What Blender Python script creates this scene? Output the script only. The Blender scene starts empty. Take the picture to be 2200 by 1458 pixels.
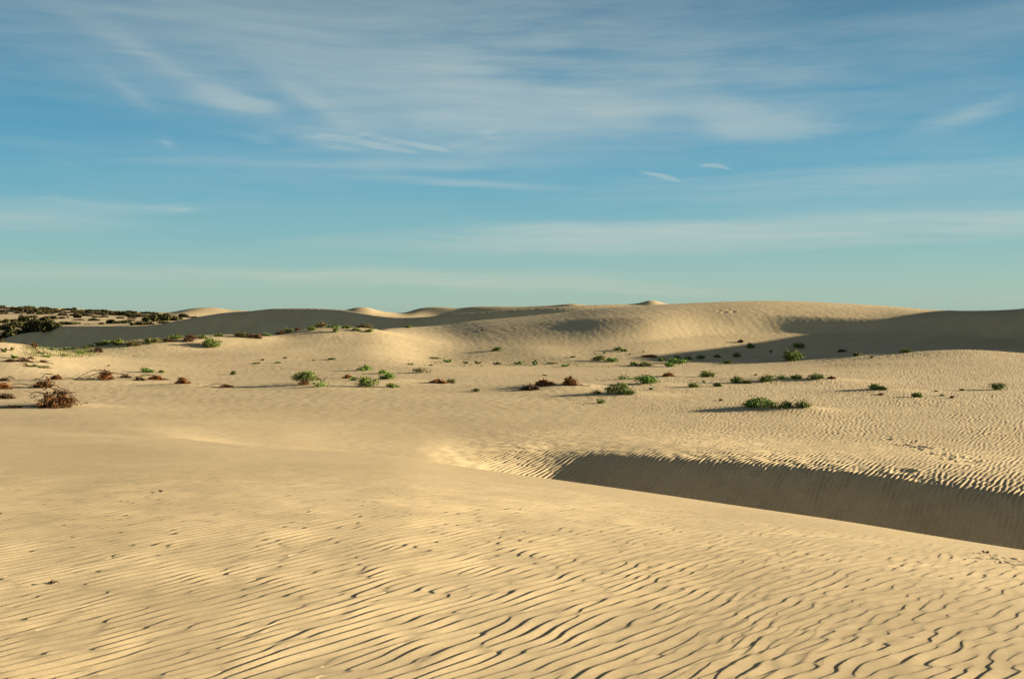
import bpy, math, random
import numpy as np

# ------------------------------------------------------------------ camera, sky, sun, exposure
sc = bpy.context.scene
C = sc.collection
F = 2139.0          # focal length in photo pixels (2200 px wide)
CX, HY = 1100.0, 668.0
cam_d = bpy.data.cameras.new("camera"); cam = bpy.data.objects.new("camera", cam_d); C.objects.link(cam)
cam_d.sensor_width = 36.0; cam_d.lens = 36.0 * F / 2200.0
cam_d.shift_y = -(729.0 - HY) / 2200.0
cam_d.clip_start = 0.05; cam_d.clip_end = 20000
cam.location = (0, 0, 0); cam.rotation_euler = (math.radians(90), 0, 0)
sc.camera = cam

SUN_AZ, SUN_EL = 83.0, 10.5       # azimuth clockwise from +Y
EXPO = 2.15
sc.view_settings.view_transform = 'Standard'
sc.view_settings.look = 'None'
sc.view_settings.gamma = 1.0
sc.view_settings.use_curve_mapping = False
sc.view_settings.exposure = EXPO

sd = bpy.data.lights.new("sun", 'SUN'); sun = bpy.data.objects.new("sun", sd); C.objects.link(sun)
sd.energy = 5.0; sd.angle = math.radians(0.6); sd.color = (1.0, 0.86, 0.62)
az, el = math.radians(SUN_AZ), math.radians(SUN_EL)
from mathutils import Vector
sv = Vector((math.sin(az) * math.cos(el), math.cos(az) * math.cos(el), math.sin(el)))
sun.rotation_euler = sv.to_track_quat('Z', 'Y').to_euler()

def lin(c):
    return tuple(((v / 255.0) / 12.92 if v / 255.0 <= 0.04045 else ((v / 255.0 + 0.055) / 1.055) ** 2.4) for v in c)

W = bpy.data.worlds.new("World"); sc.world = W; W.use_nodes = True
nt = W.node_tree; N = nt.nodes; L = nt.links; N.clear()
def nd(t, **kw):
    n = N.new(t)
    for k, v in kw.items(): setattr(n, k, v)
    return n
def mth(op, a, b=None, c=None, clamp=False):
    n = nd('ShaderNodeMath', operation=op); n.use_clamp = clamp
    for i, v in enumerate((a, b, c)):
        if v is None: continue
        if isinstance(v, (int, float)): n.inputs[i].default_value = v
        else: L.new(v, n.inputs[i])
    return n.outputs[0]
def mixc(f, a, b, mode='MIX'):
    n = nd('ShaderNodeMix', data_type='RGBA', blend_type=mode)
    for sock, v in ((n.inputs[0], f), (n.inputs[6], a), (n.inputs[7], b)):
        if isinstance(v, (int, float)): sock.default_value = v
        elif isinstance(v, tuple): sock.default_value = (*v, 1)
        else: L.new(v, sock)
    return n.outputs[2]
out = nd('ShaderNodeOutputWorld'); bg = nd('ShaderNodeBackground')
bg.inputs[1].default_value = 1.0
L.new(bg.outputs[0], out.inputs[0])
tc = nd('ShaderNodeTexCoord'); sp = nd('ShaderNodeSeparateXYZ'); L.new(tc.outputs['Generated'], sp.inputs[0])
AZ = mth('ARCTAN2', sp.outputs[0], sp.outputs[1])          # 0 straight ahead, + to the right
EL = mth('ARCSINE', sp.outputs[2])
sky = nd('ShaderNodeTexSky', sky_type='NISHITA'); sky.sun_disc = False
sky.sun_elevation = el; sky.sun_rotation = az; sky.air_density = 1.0; sky.dust_density = 0.6; sky.ozone_density = 2.0
sky_s = mixc(1.0, sky.outputs[0], (0.05, 0.05, 0.05), 'MULTIPLY')
# clear-air colour by elevation
K = 2.0 ** (-EXPO)
ramp = nd('ShaderNodeValToRGB'); ramp.color_ramp.interpolation = 'B_SPLINE'
stops = [(-0.05, (140, 160, 148)), (0.0, (164, 190, 176)), (0.03, (154, 190, 182)), (0.07, (130, 182, 188)), (0.12, (102, 168, 190)),
         (0.17, (78, 154, 186)), (0.24, (72, 136, 168)), (0.31, (68, 118, 148)), (0.45, (64, 92, 120)), (0.75, (74, 86, 98)), (1.5, (76, 84, 90))]
lo, hi = -0.1, 1.6
e = ramp.color_ramp.elements
while len(e) > 1: e.remove(e[-1])
for i, (p, c) in enumerate(stops):
    q = (p - lo) / (hi - lo)
    if i == 0: el0 = e[0]; el0.position = q
    else: el0 = e.new(q)
    l = lin(c); el0.color = (l[0] * K, l[1] * K, l[2] * K, 1)
L.new(mth('DIVIDE', mth('SUBTRACT', EL, lo), hi - lo), ramp.inputs[0])
clear = mixc(0.06, ramp.outputs[0], sky_s)
# sky vector in (azimuth, elevation) radians
cmb = nd('ShaderNodeCombineXYZ'); L.new(AZ, cmb.inputs[0]); L.new(EL, cmb.inputs[1])
def noise(scale, detail, rot=0.0, sx=1.0, sy=1.0, seed=0.0, dist=0.0, rough=0.55):
    mp = nd('ShaderNodeMapping'); mp.inputs[1].default_value = (seed, seed * 1.7, seed * 0.3)
    mp.inputs[2].default_value = (0, 0, math.radians(rot)); mp.inputs[3].default_value = (sx, sy, 1)
    L.new(WV, mp.inputs[0])
    n = nd('ShaderNodeTexNoise'); n.inputs['Scale'].default_value = scale; n.inputs['Detail'].default_value = detail
    n.inputs['Roughness'].default_value = rough; n.inputs['Distortion'].default_value = dist
    L.new(mp.outputs[0], n.inputs['Vector'])
    return n.outputs[0]
# domain warp
w0 = nd('ShaderNodeTexNoise'); w0.inputs['Scale'].default_value = 7; w0.inputs['Detail'].default_value = 2
mp0 = nd('ShaderNodeMapping'); mp0.inputs[3].default_value = (0.6, 1.6, 1)
L.new(cmb.outputs[0], mp0.inputs[0]); L.new(mp0.outputs[0], w0.inputs['Vector'])
vs = nd('ShaderNodeVectorMath', operation='SUBTRACT'); L.new(w0.outputs[1], vs.inputs[0]); vs.inputs[1].default_value = (.5, .5, .5)
vm = nd('ShaderNodeVectorMath', operation='MULTIPLY'); L.new(vs.outputs[0], vm.inputs[0]); vm.inputs[1].default_value = (.07, .022, 0)
va = nd('ShaderNodeVectorMath', operation='ADD'); L.new(cmb.outputs[0], va.inputs[0]); L.new(vm.outputs[0], va.inputs[1])
WV = va.outputs[0]
def blob(px, py, rx, ry, rot=0.0, k=1.0):
    """soft elliptical patch of cloud centred where the photo has it (direction space)"""
    a = math.atan((px - CX) / F); ev = math.atan((HY - py) / F * math.cos(a))
    mp = nd('ShaderNodeMapping', vector_type='TEXTURE')
    mp.inputs[1].default_value = (a, ev, 0); mp.inputs[2].default_value = (0, 0, math.radians(rot))
    mp.inputs[3].default_value = (rx * 1.35 / F, ry * 1.35 / F, 1); L.new(WV, mp.inputs[0])
    g = nd('ShaderNodeTexGradient', gradient_type='SPHERICAL'); L.new(mp.outputs[0], g.inputs[0])
    s = mth('SMOOTH_MIN', g.outputs[1], 1.0, 0.3)
    return mth('MULTIPLY', s, k)
def total(bl):
    r = bl[0]
    for b in bl[1:]: r = mth('ADD', r, b)
    return r
def sm(x, a, b):
    n = nd('ShaderNodeMapRange', interpolation_type='SMOOTHSTEP'); L.new(x, n.inputs[0])
    n.inputs[1].default_value = a; n.inputs[2].default_value = b
    return n.outputs[0]
n_soft = noise(3.0, 4, rot=12, sx=1, sy=3.5, seed=3.1)
n_streak = noise(7.0, 9, rot=-14, sx=0.8, sy=7.0, seed=8.2, rough=0.6)
n_streakR = noise(6.0, 9, rot=12, sx=0.8, sy=7.0, seed=1.7, rough=0.6)
n_band = noise(4.0, 7, rot=0, sx=0.7, sy=13.0, seed=5.4, rough=0.62)
n_wisp = noise(34.0, 9, rot=-10, sx=0.7, sy=4.5, seed=2.9, rough=0.68)
n_wispR = noise(10.0, 9, rot=14, sx=0.8, sy=5.0, seed=4.9, rough=0.66)
# high veil
veil = total([blob(1060, 110, 420, 140, -6, .6), blob(1000, 120, 560, 200, 0, 1.3), blob(1180, 60, 380, 150, -14, .5), blob(880, 190, 380, 90, -10, .6), blob(1500, 180, 700, 110, 5, .75),
              blob(350, 60, 620, 150, -12, .75), blob(1350, 130, 380, 160, -8, .4), blob(1900, 150, 600, 90, 3, .7), blob(1980, 30, 560, 60, 3, .45),
              blob(1450, 330, 1100, 140, 0, .4), blob(200, 150, 380, 60, -10, .35), blob(700, 60, 1500, 260, 0, .35)])
n_fib = noise(22.0, 8, rot=-9, sx=0.35, sy=4.5, seed=7.7, rough=0.62)
n_fib2 = noise(20.0, 8, rot=11, sx=0.35, sy=4.5, seed=9.1, rough=0.62)
fib = mth('ADD', mth('MULTIPLY', sm(n_fib, .35, .7), .30), mth('MULTIPLY', sm(n_fib2, .35, .7), .24))
veil = mth('MULTIPLY', mth('MULTIPLY', veil, mth('ADD', .72, fib)), mth('ADD', 0.16, mth('ADD', mth('MULTIPLY', sm(n_soft, .36, .66), .5), mth('MULTIPLY', sm(n_streakR, .36, .68), .45))))
# left-hand streaks
st = total([blob(420, 165, 330, 34, -25, 1.2), blob(545, 208, 90, 20, -18, .8), blob(665, 215, 110, 26, -38, .9), blob(270, 190, 90, 20, -30, .7), blob(750, 250, 150, 50, -45, .6), blob(820, 200, 200, 60, -20, .5)])
st = mth('MULTIPLY', mth('MINIMUM', st, 1.0), mth('ADD', .15, sm(mth('ADD', mth('MULTIPLY', st, .25), n_streak), .48, .86)))
# right-hand wisps
rw = total([blob(1650, 265, 240, 46, -3, 1.2), blob(1560, 235, 150, 50, -30, .5), blob(2080, 240, 130, 26, 18, 1.0), blob(1300, 240, 130, 40, -20, .6), blob(1000, 340, 320, 30, 8, .35)])
rw = mth('MULTIPLY', mth('MINIMUM', rw, 1.0), mth('ADD', .12, sm(mth('ADD', mth('MULTIPLY', rw, .3), n_wispR), .50, .90)))
# small bright wisps
ws = total([blob(800, 307, 150, 16, -7, .45), blob(690, 297, 60, 6, 0, 1.2), blob(750, 301, 60, 6, -9, 1.2), blob(805, 313, 66, 6, -11, 1.3), blob(852, 319, 46, 5, -12, 1.0), blob(872, 306, 85, 6, -8, 1.3), blob(930, 315, 40, 5, -8, .9), blob(728, 318, 50, 6, -7, 1.0), blob(765, 290, 26, 5, 20, .7), blob(1052, 286, 30, 7, 4, 1.3), blob(1070, 299, 36, 5, -3, .9), blob(990, 310, 50, 9, 6, .9),
            blob(550, 297, 46, 9, 0, 1.0), blob(1512, 354, 24, 5, -4, 1.5), blob(1540, 361, 26, 4, -18, 1.1), blob(1385, 367, 22, 5, -12, 1.1), blob(1416, 374, 26, 6, -14, 1.1), blob(1440, 384, 24, 4, -16, .8), blob(1482, 379, 34, 3, 0, .6), blob(1410, 374, 60, 16, -14, .3), blob(350, 308, 18, 30, 40, .7), blob(150, 355, 60, 10, -6, .7),
            blob(370, 449, 50, 9, -2, 1.2), blob(200, 436, 130, 12, -4, .8), blob(630, 321, 40, 8, 0, .6)])
ws = mth('MINIMUM', ws, 1.0)
ws = mth('MULTIPLY', mth('POWER', ws, 1.3), sm(mth('ADD', mth('MULTIPLY', ws, .22), n_wisp), .48, .82))
# level bands low in the sky
bd = total([blob(1600, 506, 760, 30, 1, 1.3), blob(1250, 500, 330, 20, 0, .7), blob(2150, 470, 300, 26, 0, .6), blob(1850, 392, 620, 30, 1, .75), blob(1000, 392, 230, 9, -2, 1.0),
            blob(700, 352, 400, 12, 2, .45), blob(120, 442, 260, 14, 0, .6), blob(80, 472, 180, 22, 0, .75), blob(500, 594, 900, 20, 0, .9), blob(850, 600, 420, 13, -3, .9),
            blob(1250, 612, 330, 14, -3, 1.0), blob(2000, 440, 400, 20, 0, .3), blob(950, 355, 300, 12, 3, .3)])
n_band2 = noise(14.0, 8, rot=0, sx=0.5, sy=9.0, seed=3.3, rough=0.64)
bd = mth('MULTIPLY', bd, mth('ADD', .22, mth('ADD', mth('MULTIPLY', sm(n_band, .36, .66), .6), mth('MULTIPLY', sm(n_band2, .40, .66), .35))))
mask = total([mth('MULTIPLY', veil, .62), mth('MULTIPLY', st, .80), mth('MULTIPLY', rw, .75), mth('MULTIPLY', ws, .72), mth('MULTIPLY', bd, 1.0)])
n_all = noise(6.0, 6, rot=4, sx=0.5, sy=5.0, seed=6.6, rough=0.6)
mask = mth('ADD', mask, mth('MULTIPLY', mth('MULTIPLY', sm(n_all, .45, .75), .12), sm(EL, .0, .12)))
mask = mth('MULTIPLY', mth('DIVIDE', mask, mth('ADD', 1.0, mth('MULTIPLY', mask, .75))), 1.0)
ccol = nd('ShaderNodeValToRGB'); ce = ccol.color_ramp.elements
for i, (q, c) in enumerate([(0.0, (196, 200, 178)), (0.30, (192, 205, 202)), (1.0, (162, 182, 186))]):
    l = lin(c)
    el0 = ce[i] if i < 2 else ce.new(q)
    el0.position = q; el0.color = (l[0] * K, l[1] * K, l[2] * K, 1)
L.new(mth('MULTIPLY', EL, 3.0, clamp=True), ccol.inputs[0])
# thin cloud only fades out overhead and behind the camera
front = mth('MULTIPLY', mth('SUBTRACT', 1.0, sm(mth('ABSOLUTE', AZ), .75, 1.6)), mth('SUBTRACT', 1.0, sm(EL, .36, .6)))
full = mixc(mth('MULTIPLY', mask, front), clear, ccol.outputs[0])
dim = sm(mth('ABSOLUTE', AZ), .75, 1.5)          # sky out of view brightened and warmed, added as fill for shaded sand
side_fill_col = nd('ShaderNodeCombineColor')
for i, v in enumerate((1.9, 1.15, .80)): L.new(mth('ADD', 1.0, mth('MULTIPLY', dim, v)), side_fill_col.inputs[i])
full = mixc(1.0, full, side_fill_col.outputs[0], 'MULTIPLY')
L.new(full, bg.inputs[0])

# ------------------------------------------------------------------ terrain
rng = np.random.default_rng(11)
def pchip_slopes(x, y):
    """monotone cubic slopes; x,y shape (K, ...)"""
    h = np.diff(x, axis=0); d = np.diff(y, axis=0) / h
    m = np.zeros_like(y)
    w1 = 2 * h[1:] + h[:-1]; w2 = h[1:] + 2 * h[:-1]
    with np.errstate(divide='ignore', invalid='ignore'):
        mm = (w1 + w2) / (w1 / d[:-1] + w2 / d[1:])
    m[1:-1] = np.where(d[:-1] * d[1:] > 0, mm, 0.0)
    m[0] = d[0]; m[-1] = d[-1]
    return np.nan_to_num(m)
def herm(x0, x1, y0, y1, m0, m1, x):
    h = x1 - x0; t = (x - x0) / h
    return (2*t**3 - 3*t**2 + 1) * y0 + (t**3 - 2*t**2 + t) * h * m0 + (-2*t**3 + 3*t**2) * y1 + (t**3 - t**2) * h * m1
def pinterp(xs, ys, x):
    xs = np.array(xs, float); ys = np.array(ys, float)
    m = pchip_slopes(xs, ys)
    x = np.clip(x, xs[0], xs[-1])
    i = np.clip(np.searchsorted(xs, x, side='right') - 1, 0, len(xs) - 2)
    return herm(xs[i], xs[i+1], ys[i], ys[i+1], m[i], m[i+1], x)

# each layer: (photo column, photo row of the sand there, distance in metres)
LAY = [
 # near ground
 [(-700, 4000, 1.1), (2900, 4000, 1.1)],
 [(-700, 1458, 4.6), (1100, 1458, 4.6), (2900, 1478, 4.6)],
 # crest of the near dune
 [(-1500, 900, 30), (-700, 915, 26), (0, 930, 24), (300, 942, 21.5), (600, 962, 19), (750, 972, 17.95), (850, 980, 17.25), (1000, 1003, 15.9), (1200, 1030, 14.5), (1500, 1075, 12.6), (1800, 1118, 11), (2000, 1150, 10), (2200, 1181, 9.2), (2900, 1290, 7.2), (5000, 1420, 6)],
 # foot of its slip face (hidden on the right)
 [(-1500, 890, 36), (-700, 905, 31), (0, 922, 28), (300, 938, 24.5), (500, 953, 22), (600, 966, 21), (700, 983, 20), (800, 1002, 19.8), (900, 1024, 19.3), (1000, 1062, 19), (1100, 1120, 18.8), (1200, 1190, 18.5), (1500, 1385, 17), (2200, 1571, 13.5), (2900, 1700, 11), (5000, 1800, 9)],
 # floor of the trough
 [(-1500, 875, 42), (-700, 890, 36), (0, 908, 32), (300, 925, 28), (500, 956, 25.5), (600, 976, 24.5), (700, 998, 24), (850, 1024, 23.7), (1000, 1036, 24.5), (1100, 1056, 25.4), (1200, 1092, 25.2), (1300, 1134, 24.9), (1400, 1168, 24.4), (1500, 1188, 24), (1600, 1212, 23.4), (1700, 1232, 22.8), (2000, 1310, 20.3), (2200, 1365, 18.8), (2900, 1600, 14), (5000, 1700, 11)],
 # brow of the trough's far bank
 [(-1500, 850, 48), (-700, 862, 42), (0, 880, 38), (300, 896, 35), (600, 926, 31), (700, 941, 30), (800, 953, 29.3), (900, 961, 28.9), (1000, 963, 29.7), (1100, 964, 29.5), (1200, 967, 29.1), (1300, 971, 28.4), (1400, 977, 27.6), (1500, 985, 27), (1600, 992, 26.4), (1700, 1000, 25.8), (1800, 1010, 25), (1900, 1022, 24.2), (2000, 1035, 23.3), (2100, 1048, 22.5), (2200, 1060, 21.8), (2900, 1160, 17.5), (5000, 1200, 15)],
 # gentle shoulder behind the brow
 [(-1500, 836, 53), (-700, 846, 48), (0, 864, 42), (600, 895, 37), (1000, 918, 34.5), (1500, 929, 33), (2000, 955, 30), (2200, 965, 29), (2900, 1010, 25), (5000, 1030, 23)],
 # the flat
 [(-1500, 822, 58), (-700, 830, 54), (0, 848, 47), (600, 850, 47), (1500, 850, 47), (2200, 850, 47), (5000, 850, 47)],
 [(-1500, 790, 72), (0, 800, 62), (600, 800, 65), (1500, 801, 65), (2200, 790, 66), (5000, 790, 66)],
 # start of the rise / base of the big dune on the middle
 [(-1500, 770, 84), (-200, 775, 78), (0, 780, 74), (300, 768, 78), (600, 759, 80), (700, 757, 81), (780, 756, 81), (822, 758, 81), (880, 763, 83), (930, 768, 84), (1000, 775, 81), (1100, 780, 78.5), (1200, 781, 77), (1300, 783, 75), (1500, 783, 75), (1700, 778, 75), (1900, 766, 75), (2200, 752, 77), (2330, 762, 72.5), (2600, 762, 72.5), (5000, 750, 80)],
 # foreground hummock crest / crease under the dune face
 [(-1500, 765, 100), (-200, 762, 95), (0, 758, 92), (60, 752, 91), (140, 748, 91), (210, 743, 91), (300, 733, 92), (400, 724, 95), (450, 719, 97), (600, 717, 100), (650, 708, 101), (700, 702, 102), (780, 704, 102), (822, 712, 97), (880, 724, 95), (1000, 741, 92), (1100, 741, 90), (1200, 747, 87.5), (1250, 749, 87), (1300, 746, 87.5), (1400, 733, 90), (1500, 723, 93), (1650, 717, 95), (1800, 718, 94), (2000, 720, 90), (2200, 729, 84), (2270, 670, 80.5), (2340, 615, 79), (2450, 600, 79), (2700, 630, 79), (3000, 725, 84), (5000, 740, 90)],
 # shade line on the big dune
 [(-1500, 790, 112), (0, 792, 106), (300, 765, 106), (600, 745, 108), (700, 730, 108), (780, 716, 107), (822, 709, 105), (880, 709, 112), (930, 709, 110), (1050, 698, 106.5), (1150, 690, 104.5), (1200, 686, 103), (1300, 681, 98.5), (1400, 680, 96.5), (1500, 680, 97.5), (1600, 676, 98), (1650, 675, 98.3), (1750, 679, 97.4), (1900, 683, 96), (2009, 681, 93.7), (2100, 674, 91.5), (2200, 669, 88.6), (2260, 632, 86), (2340, 575, 84), (2500, 550, 84), (2700, 590, 84), (3000, 660, 88), (3200, 685, 90), (5000, 720, 95)],
 # big dune crest
 [(-1500, 800, 122), (0, 800, 120), (300, 775, 118), (600, 752, 120), (700, 742, 118), (780, 722, 113), (822, 706.5, 113), (880, 703, 123), (936, 700, 127), (1013, 690, 126), (1100, 682, 124), (1200, 672, 123), (1300, 661, 118), (1400, 655, 114), (1500, 650, 112.5), (1580, 647, 112), (1650, 646, 111.5), (1750, 648.5, 110), (1818, 652, 108.5), (1927, 659, 106), (2009, 666, 103.5), (2077, 667.6, 101), (2200, 663, 97), (2260, 636, 97), (2330, 600, 97), (2500, 575, 97), (2700, 600, 97), (3000, 650, 98), (3200, 682, 98), (5000, 715, 105)],
 # hollow beyond it
 [(-1500, 770, 190), (0, 768, 181), (140, 762, 172), (300, 757, 163.5), (425, 750, 158.5), (600, 742, 151), (700, 738, 148.5), (780, 734, 144), (850, 730, 138), (904, 726, 136), (1050, 716, 133.5), (1257, 708, 129), (1400, 698, 129), (1650, 690, 127), (2200, 690, 118), (2330, 620, 112), (2500, 600, 112), (2700, 620, 112), (3200, 690, 118), (5000, 730, 130)],
 # second line of dunes
 [(-1500, 760, 200), (-200, 745, 200), (0, 730, 190), (45, 717, 187), (87, 714, 184), (107, 705, 183), (140, 700, 181), (300, 700, 172), (337, 697, 170), (375, 690, 168.5), (425, 681, 167), (487, 672, 165), (550, 668, 162.5), (582, 664, 161), (664, 662, 159), (732, 665, 156), (773, 672, 153), (814, 679, 149), (860, 683, 146), (904, 682, 143), (964, 675, 141), (1050, 669.5, 139), (1100, 665, 138.5), (1257, 656, 137), (1330, 654, 138), (1400, 656, 138), (1600, 662, 137), (2200, 680, 136), (2450, 640, 134), (2700, 650, 134), (3200, 690, 136), (5000, 720, 140)],
 [(-1500, 765, 215), (0, 742, 200), (140, 722, 191), (300, 715, 182), (425, 710, 181), (600, 690, 185), (780, 700, 180), (900, 700, 175), (1400, 690, 170), (2200, 700, 170), (5000, 725, 170)],
 # vegetated far hill on the left, far dunes elsewhere
 [(-1500, 705, 225), (0, 704, 216), (200, 698, 214), (337, 696, 215), (450, 700, 230), (560, 690, 250), (740, 690, 240), (860, 690, 280), (900, 686, 296), (1100, 682, 292), (1240, 680, 288), (1372, 675, 290), (1500, 680, 290), (2200, 690, 290), (5000, 700, 290)],
 [(-1500, 680, 300), (0, 678, 300), (200, 682, 290), (337, 684, 290), (400, 680, 300), (475, 680, 310), (560, 680, 310), (740, 680, 296), (860, 682, 298), (900, 680, 306), (1100, 677, 299), (1240, 674, 293), (1372, 668, 294), (1500, 675, 294), (2200, 685, 294), (5000, 700, 294)],
 [(-1500, 650, 360), (-300, 654, 360), (0, 658, 360), (100, 660.5, 355), (225, 666, 350), (337, 671, 340), (362, 671, 335), (400, 664, 330), (437, 660, 328), (475, 662, 328), (495, 667, 328), (507, 665.5, 326), (525, 667.5, 326), (560, 669, 324), (600, 672, 322), (700, 672, 314), (740, 667, 312), (759, 661, 312), (786, 659.5, 312), (814, 668, 308), (868, 673, 318), (895, 663, 316), (936, 659, 313), (969, 660.5, 311), (980, 662, 312), (1018, 658.6, 310), (1100, 658.6, 308), (1186, 656, 305), (1238, 652, 302), (1250, 655.5, 303), (1320, 654, 303), (1372, 652, 302), (1385, 647.5, 302), (1399, 642, 302), (1412, 647, 302), (1429, 652, 302), (1500, 658, 302), (1650, 660, 302), (2000, 672, 302), (2200, 680, 302), (5000, 690, 302)],
 [(-1500, 676, 460), (0, 682, 460), (2200, 690, 440), (5000, 700, 440)],
 [(-1500, 680, 2500), (5000, 680, 2500)],
]
ROWS = [40, 950, 60, 70, 190, 120, 130, 90, 60, 60, 50, 50, 34, 50, 24, 40, 40, 34, 16, 6]
inner = np.arange(-40, 2241, 1.8)
lft = -40 - np.cumsum(2.0 * 1.045 ** np.arange(120)); rgt = 2240 + np.cumsum(2.0 * 1.045 ** np.arange(120))
PX = np.concatenate([lft[::-1], inner, rgt])
nc = len(PX)
DL = np.array([pinterp([s[0] for s in l], [s[2] for s in l], PX) for l in LAY])
YL = np.array([pinterp([s[0] for s in l], [s[1] for s in l], PX) for l in LAY])
def csm(a, sg):
    k = np.exp(-0.5 * (np.arange(-3*sg, 3*sg+1) / sg) ** 2); k /= k.sum()
    return np.array([np.convolve(np.pad(q, 3*sg, mode='edge'), k, mode='valid') for q in a])
DL = csm(DL, 18)
for k in range(len(LAY)):
    YL[k] = csm(YL[k:k+1], 10 if k in (3, 4) or 9 <= k <= 11 else 4)[0]
UL = 1.0 / DL; AL = (HY - YL) / F
xx = -UL                                   # increasing with distance
ML = csm(pchip_slopes(xx, AL), 30)
sec = (AL[2] - AL[1]) / (xx[2] - xx[1])
ML[1] = sec; ML[2] = sec * 0.5
rowsU, rowsA = [], []
for k in range(len(LAY) - 1):
    n = ROWS[k]
    t = np.linspace(0, 1, n, endpoint=(k == len(LAY) - 2))
    for tt in t:
        x = xx[k] + (xx[k+1] - xx[k]) * tt
        rowsA.append(herm(xx[k], xx[k+1], AL[k], AL[k+1], ML[k], ML[k+1], x)); rowsU.append(-x)
U = np.array(rowsU); A = np.array(rowsA)
# relax the creases a little along the view depth and across
def smooth(a, r, ax):
    k = np.exp(-0.5 * (np.arange(-3*r, 3*r+1) / r) ** 2); k /= k.sum()
    p = [(0, 0), (0, 0)]; p[ax] = (3*r, 3*r)
    b = np.pad(a, p, mode='reflect', reflect_type='odd')
    o = np.zeros_like(a)
    for i, w in enumerate(k):
        sl = [slice(None), slice(None)]; sl[ax] = slice(i, i + a.shape[ax]); o += w * b[tuple(sl)]
    return o
keep = A.copy()
A = smooth(A, 5, 1)
Y = 1.0 / U; X = (PX[None, :] - CX) / F * Y; Z = A * Y
nr = Z.shape[0]
print('terrain', nr, nc)

def sst(x, a, b):
    t = np.clip((x - a) / (b - a), 0, 1); return t * t * (3 - 2 * t)
# band-limited noise fields (periodic) sampled in world metres
def field(size_m, n, lam, bear=None, sk=0.2, sa=0.2, seed=0):
    """complex analytic field of wavelength lam; bear = direction the phase grows towards (x,y)"""
    r = np.random.default_rng(seed)
    w = np.fft.fft2(r.standard_normal((n, n)))
    k = np.fft.fftfreq(n, size_m / n); kx, ky = np.meshgrid(k, k)
    kk = np.hypot(kx, ky) + 1e-9; k0 = 1.0 / lam
    f = np.exp(-0.5 * ((kk - k0) / (sk * k0)) ** 2)
    if bear is not None:
        th = np.arctan2(ky, kx) - math.atan2(bear[1], bear[0]); th = (th + np.pi) % (2*np.pi) - np.pi
        f = f * np.exp(-0.5 * (th / sa) ** 2)
    z = np.fft.ifft2(w * f)
    z /= np.sqrt((np.abs(z) ** 2).mean())
    return z
def samp(fld, size_m, x, y):
    n = fld.shape[0]; gx = (x / size_m * n) % n; gy = (y / size_m * n) % n
    i = np.floor(gx).astype(int); j = np.floor(gy).astype(int); fx = gx - i; fy = gy - j
    i %= n; j %= n; i1 = (i + 1) % n; j1 = (j + 1) % n
    return (fld[j, i]*(1-fx)*(1-fy) + fld[j, i1]*fx*(1-fy) + fld[j1, i]*(1-fx)*fy + fld[j1, i1]*fx*fy)
def ripple(fld, size_m, x, y, skew=0.68, lam_pow=0.6, sharp=0.0):
    c = samp(fld, size_m, x, y)
    m = np.abs(c); t = (np.angle(c) / (2*np.pi)) % 1.0
    up = t / skew
    up = (1 - sharp) * (-np.cos(np.pi * up)) + sharp * (2 * up ** 1.25 - 1)      # long gentle back
    p = np.where(t < skew, up, np.cos(np.pi * (t - skew) / (1 - skew)))          # short steep lee
    return p * np.clip(m, 0, 1.8) ** lam_pow
PXg = np.broadcast_to(PX[None, :], Z.shape)
edge = 1 - sst(np.abs(PXg - 1100), 1180, 1500)           # ripples fade where the grid gets coarse outside the view
# large soft undulation
und = field(400, 512, 30.0, sk=0.5, seed=5).real
Z += samp(und, 400, X, Y) * 0.035 * sst(Y, 26, 60) * (1 - .75 * sst(Y, 82, 90) * (1 - sst(Y, 122, 130)))
Z += samp(field(130, 1024, 1.3, (1, .25), .5, .3, 7).real, 130, X, Y) * 0.0035 * sst(Y, 84, 92) * (1 - sst(Y, 170, 230)) * (.6 + .4 * sst(Y, 90, 100))
Z += samp(field(70, 1024, 0.8, None, .6, .3, 8).real, 70, X, Y) * (0.0014 * sst(Y, 12, 20) + 0.0016 * sst(Y, 33, 45)) * (1 - sst(Y, 170, 230))
und2 = field(90, 512, 5.0, sk=0.5, seed=6).real
Z += samp(und2, 90, X, Y) * 0.003 * sst(Y, 2, 12)
crest = np.interp(PX, [p[0] for p in LAY[2]], [p[2] for p in LAY[2]])[None, :]
# bumps: (photo column, photo row, half-width m, half-depth m, height m)
def loc_of(px, py, dmin=0.0, dmax=1e9):
    """first visible sand at a photo pixel, within a range of distance"""
    j = int(np.clip(np.searchsorted(PX, px), 1, nc - 1))
    ok = np.where((Y[:, j] >= dmin) & (Y[:, j] <= dmax))[0]
    yy = HY - F * (Z[ok, j] * U[ok, j]); run = np.minimum.accumulate(yy)
    i = int(np.argmax(run <= py)) if run[-1] <= py else int(np.argmin(yy))
    i = int(ok[i])
    return float((px - CX) / F * Y[i, j]), float(Y[i, j]), i, j
def height(x, y):
    px = CX + F * x / y; j = int(np.clip(np.searchsorted(PX, px), 1, nc - 1))
    i = int(np.searchsorted(Y[:, j], y)); i = min(max(i, 1), nr - 1)
    y0, y1 = Y[i-1, j], Y[i, j]; t = (y - y0) / (y1 - y0)
    f = (px - PX[j-1]) / (PX[j] - PX[j-1])
    za = Z[i-1, j-1] * (1-t) + Z[i, j-1] * t; zb = Z[i-1, j] * (1-t) + Z[i, j] * t
    return float(za * (1-f) + zb * f)
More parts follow.
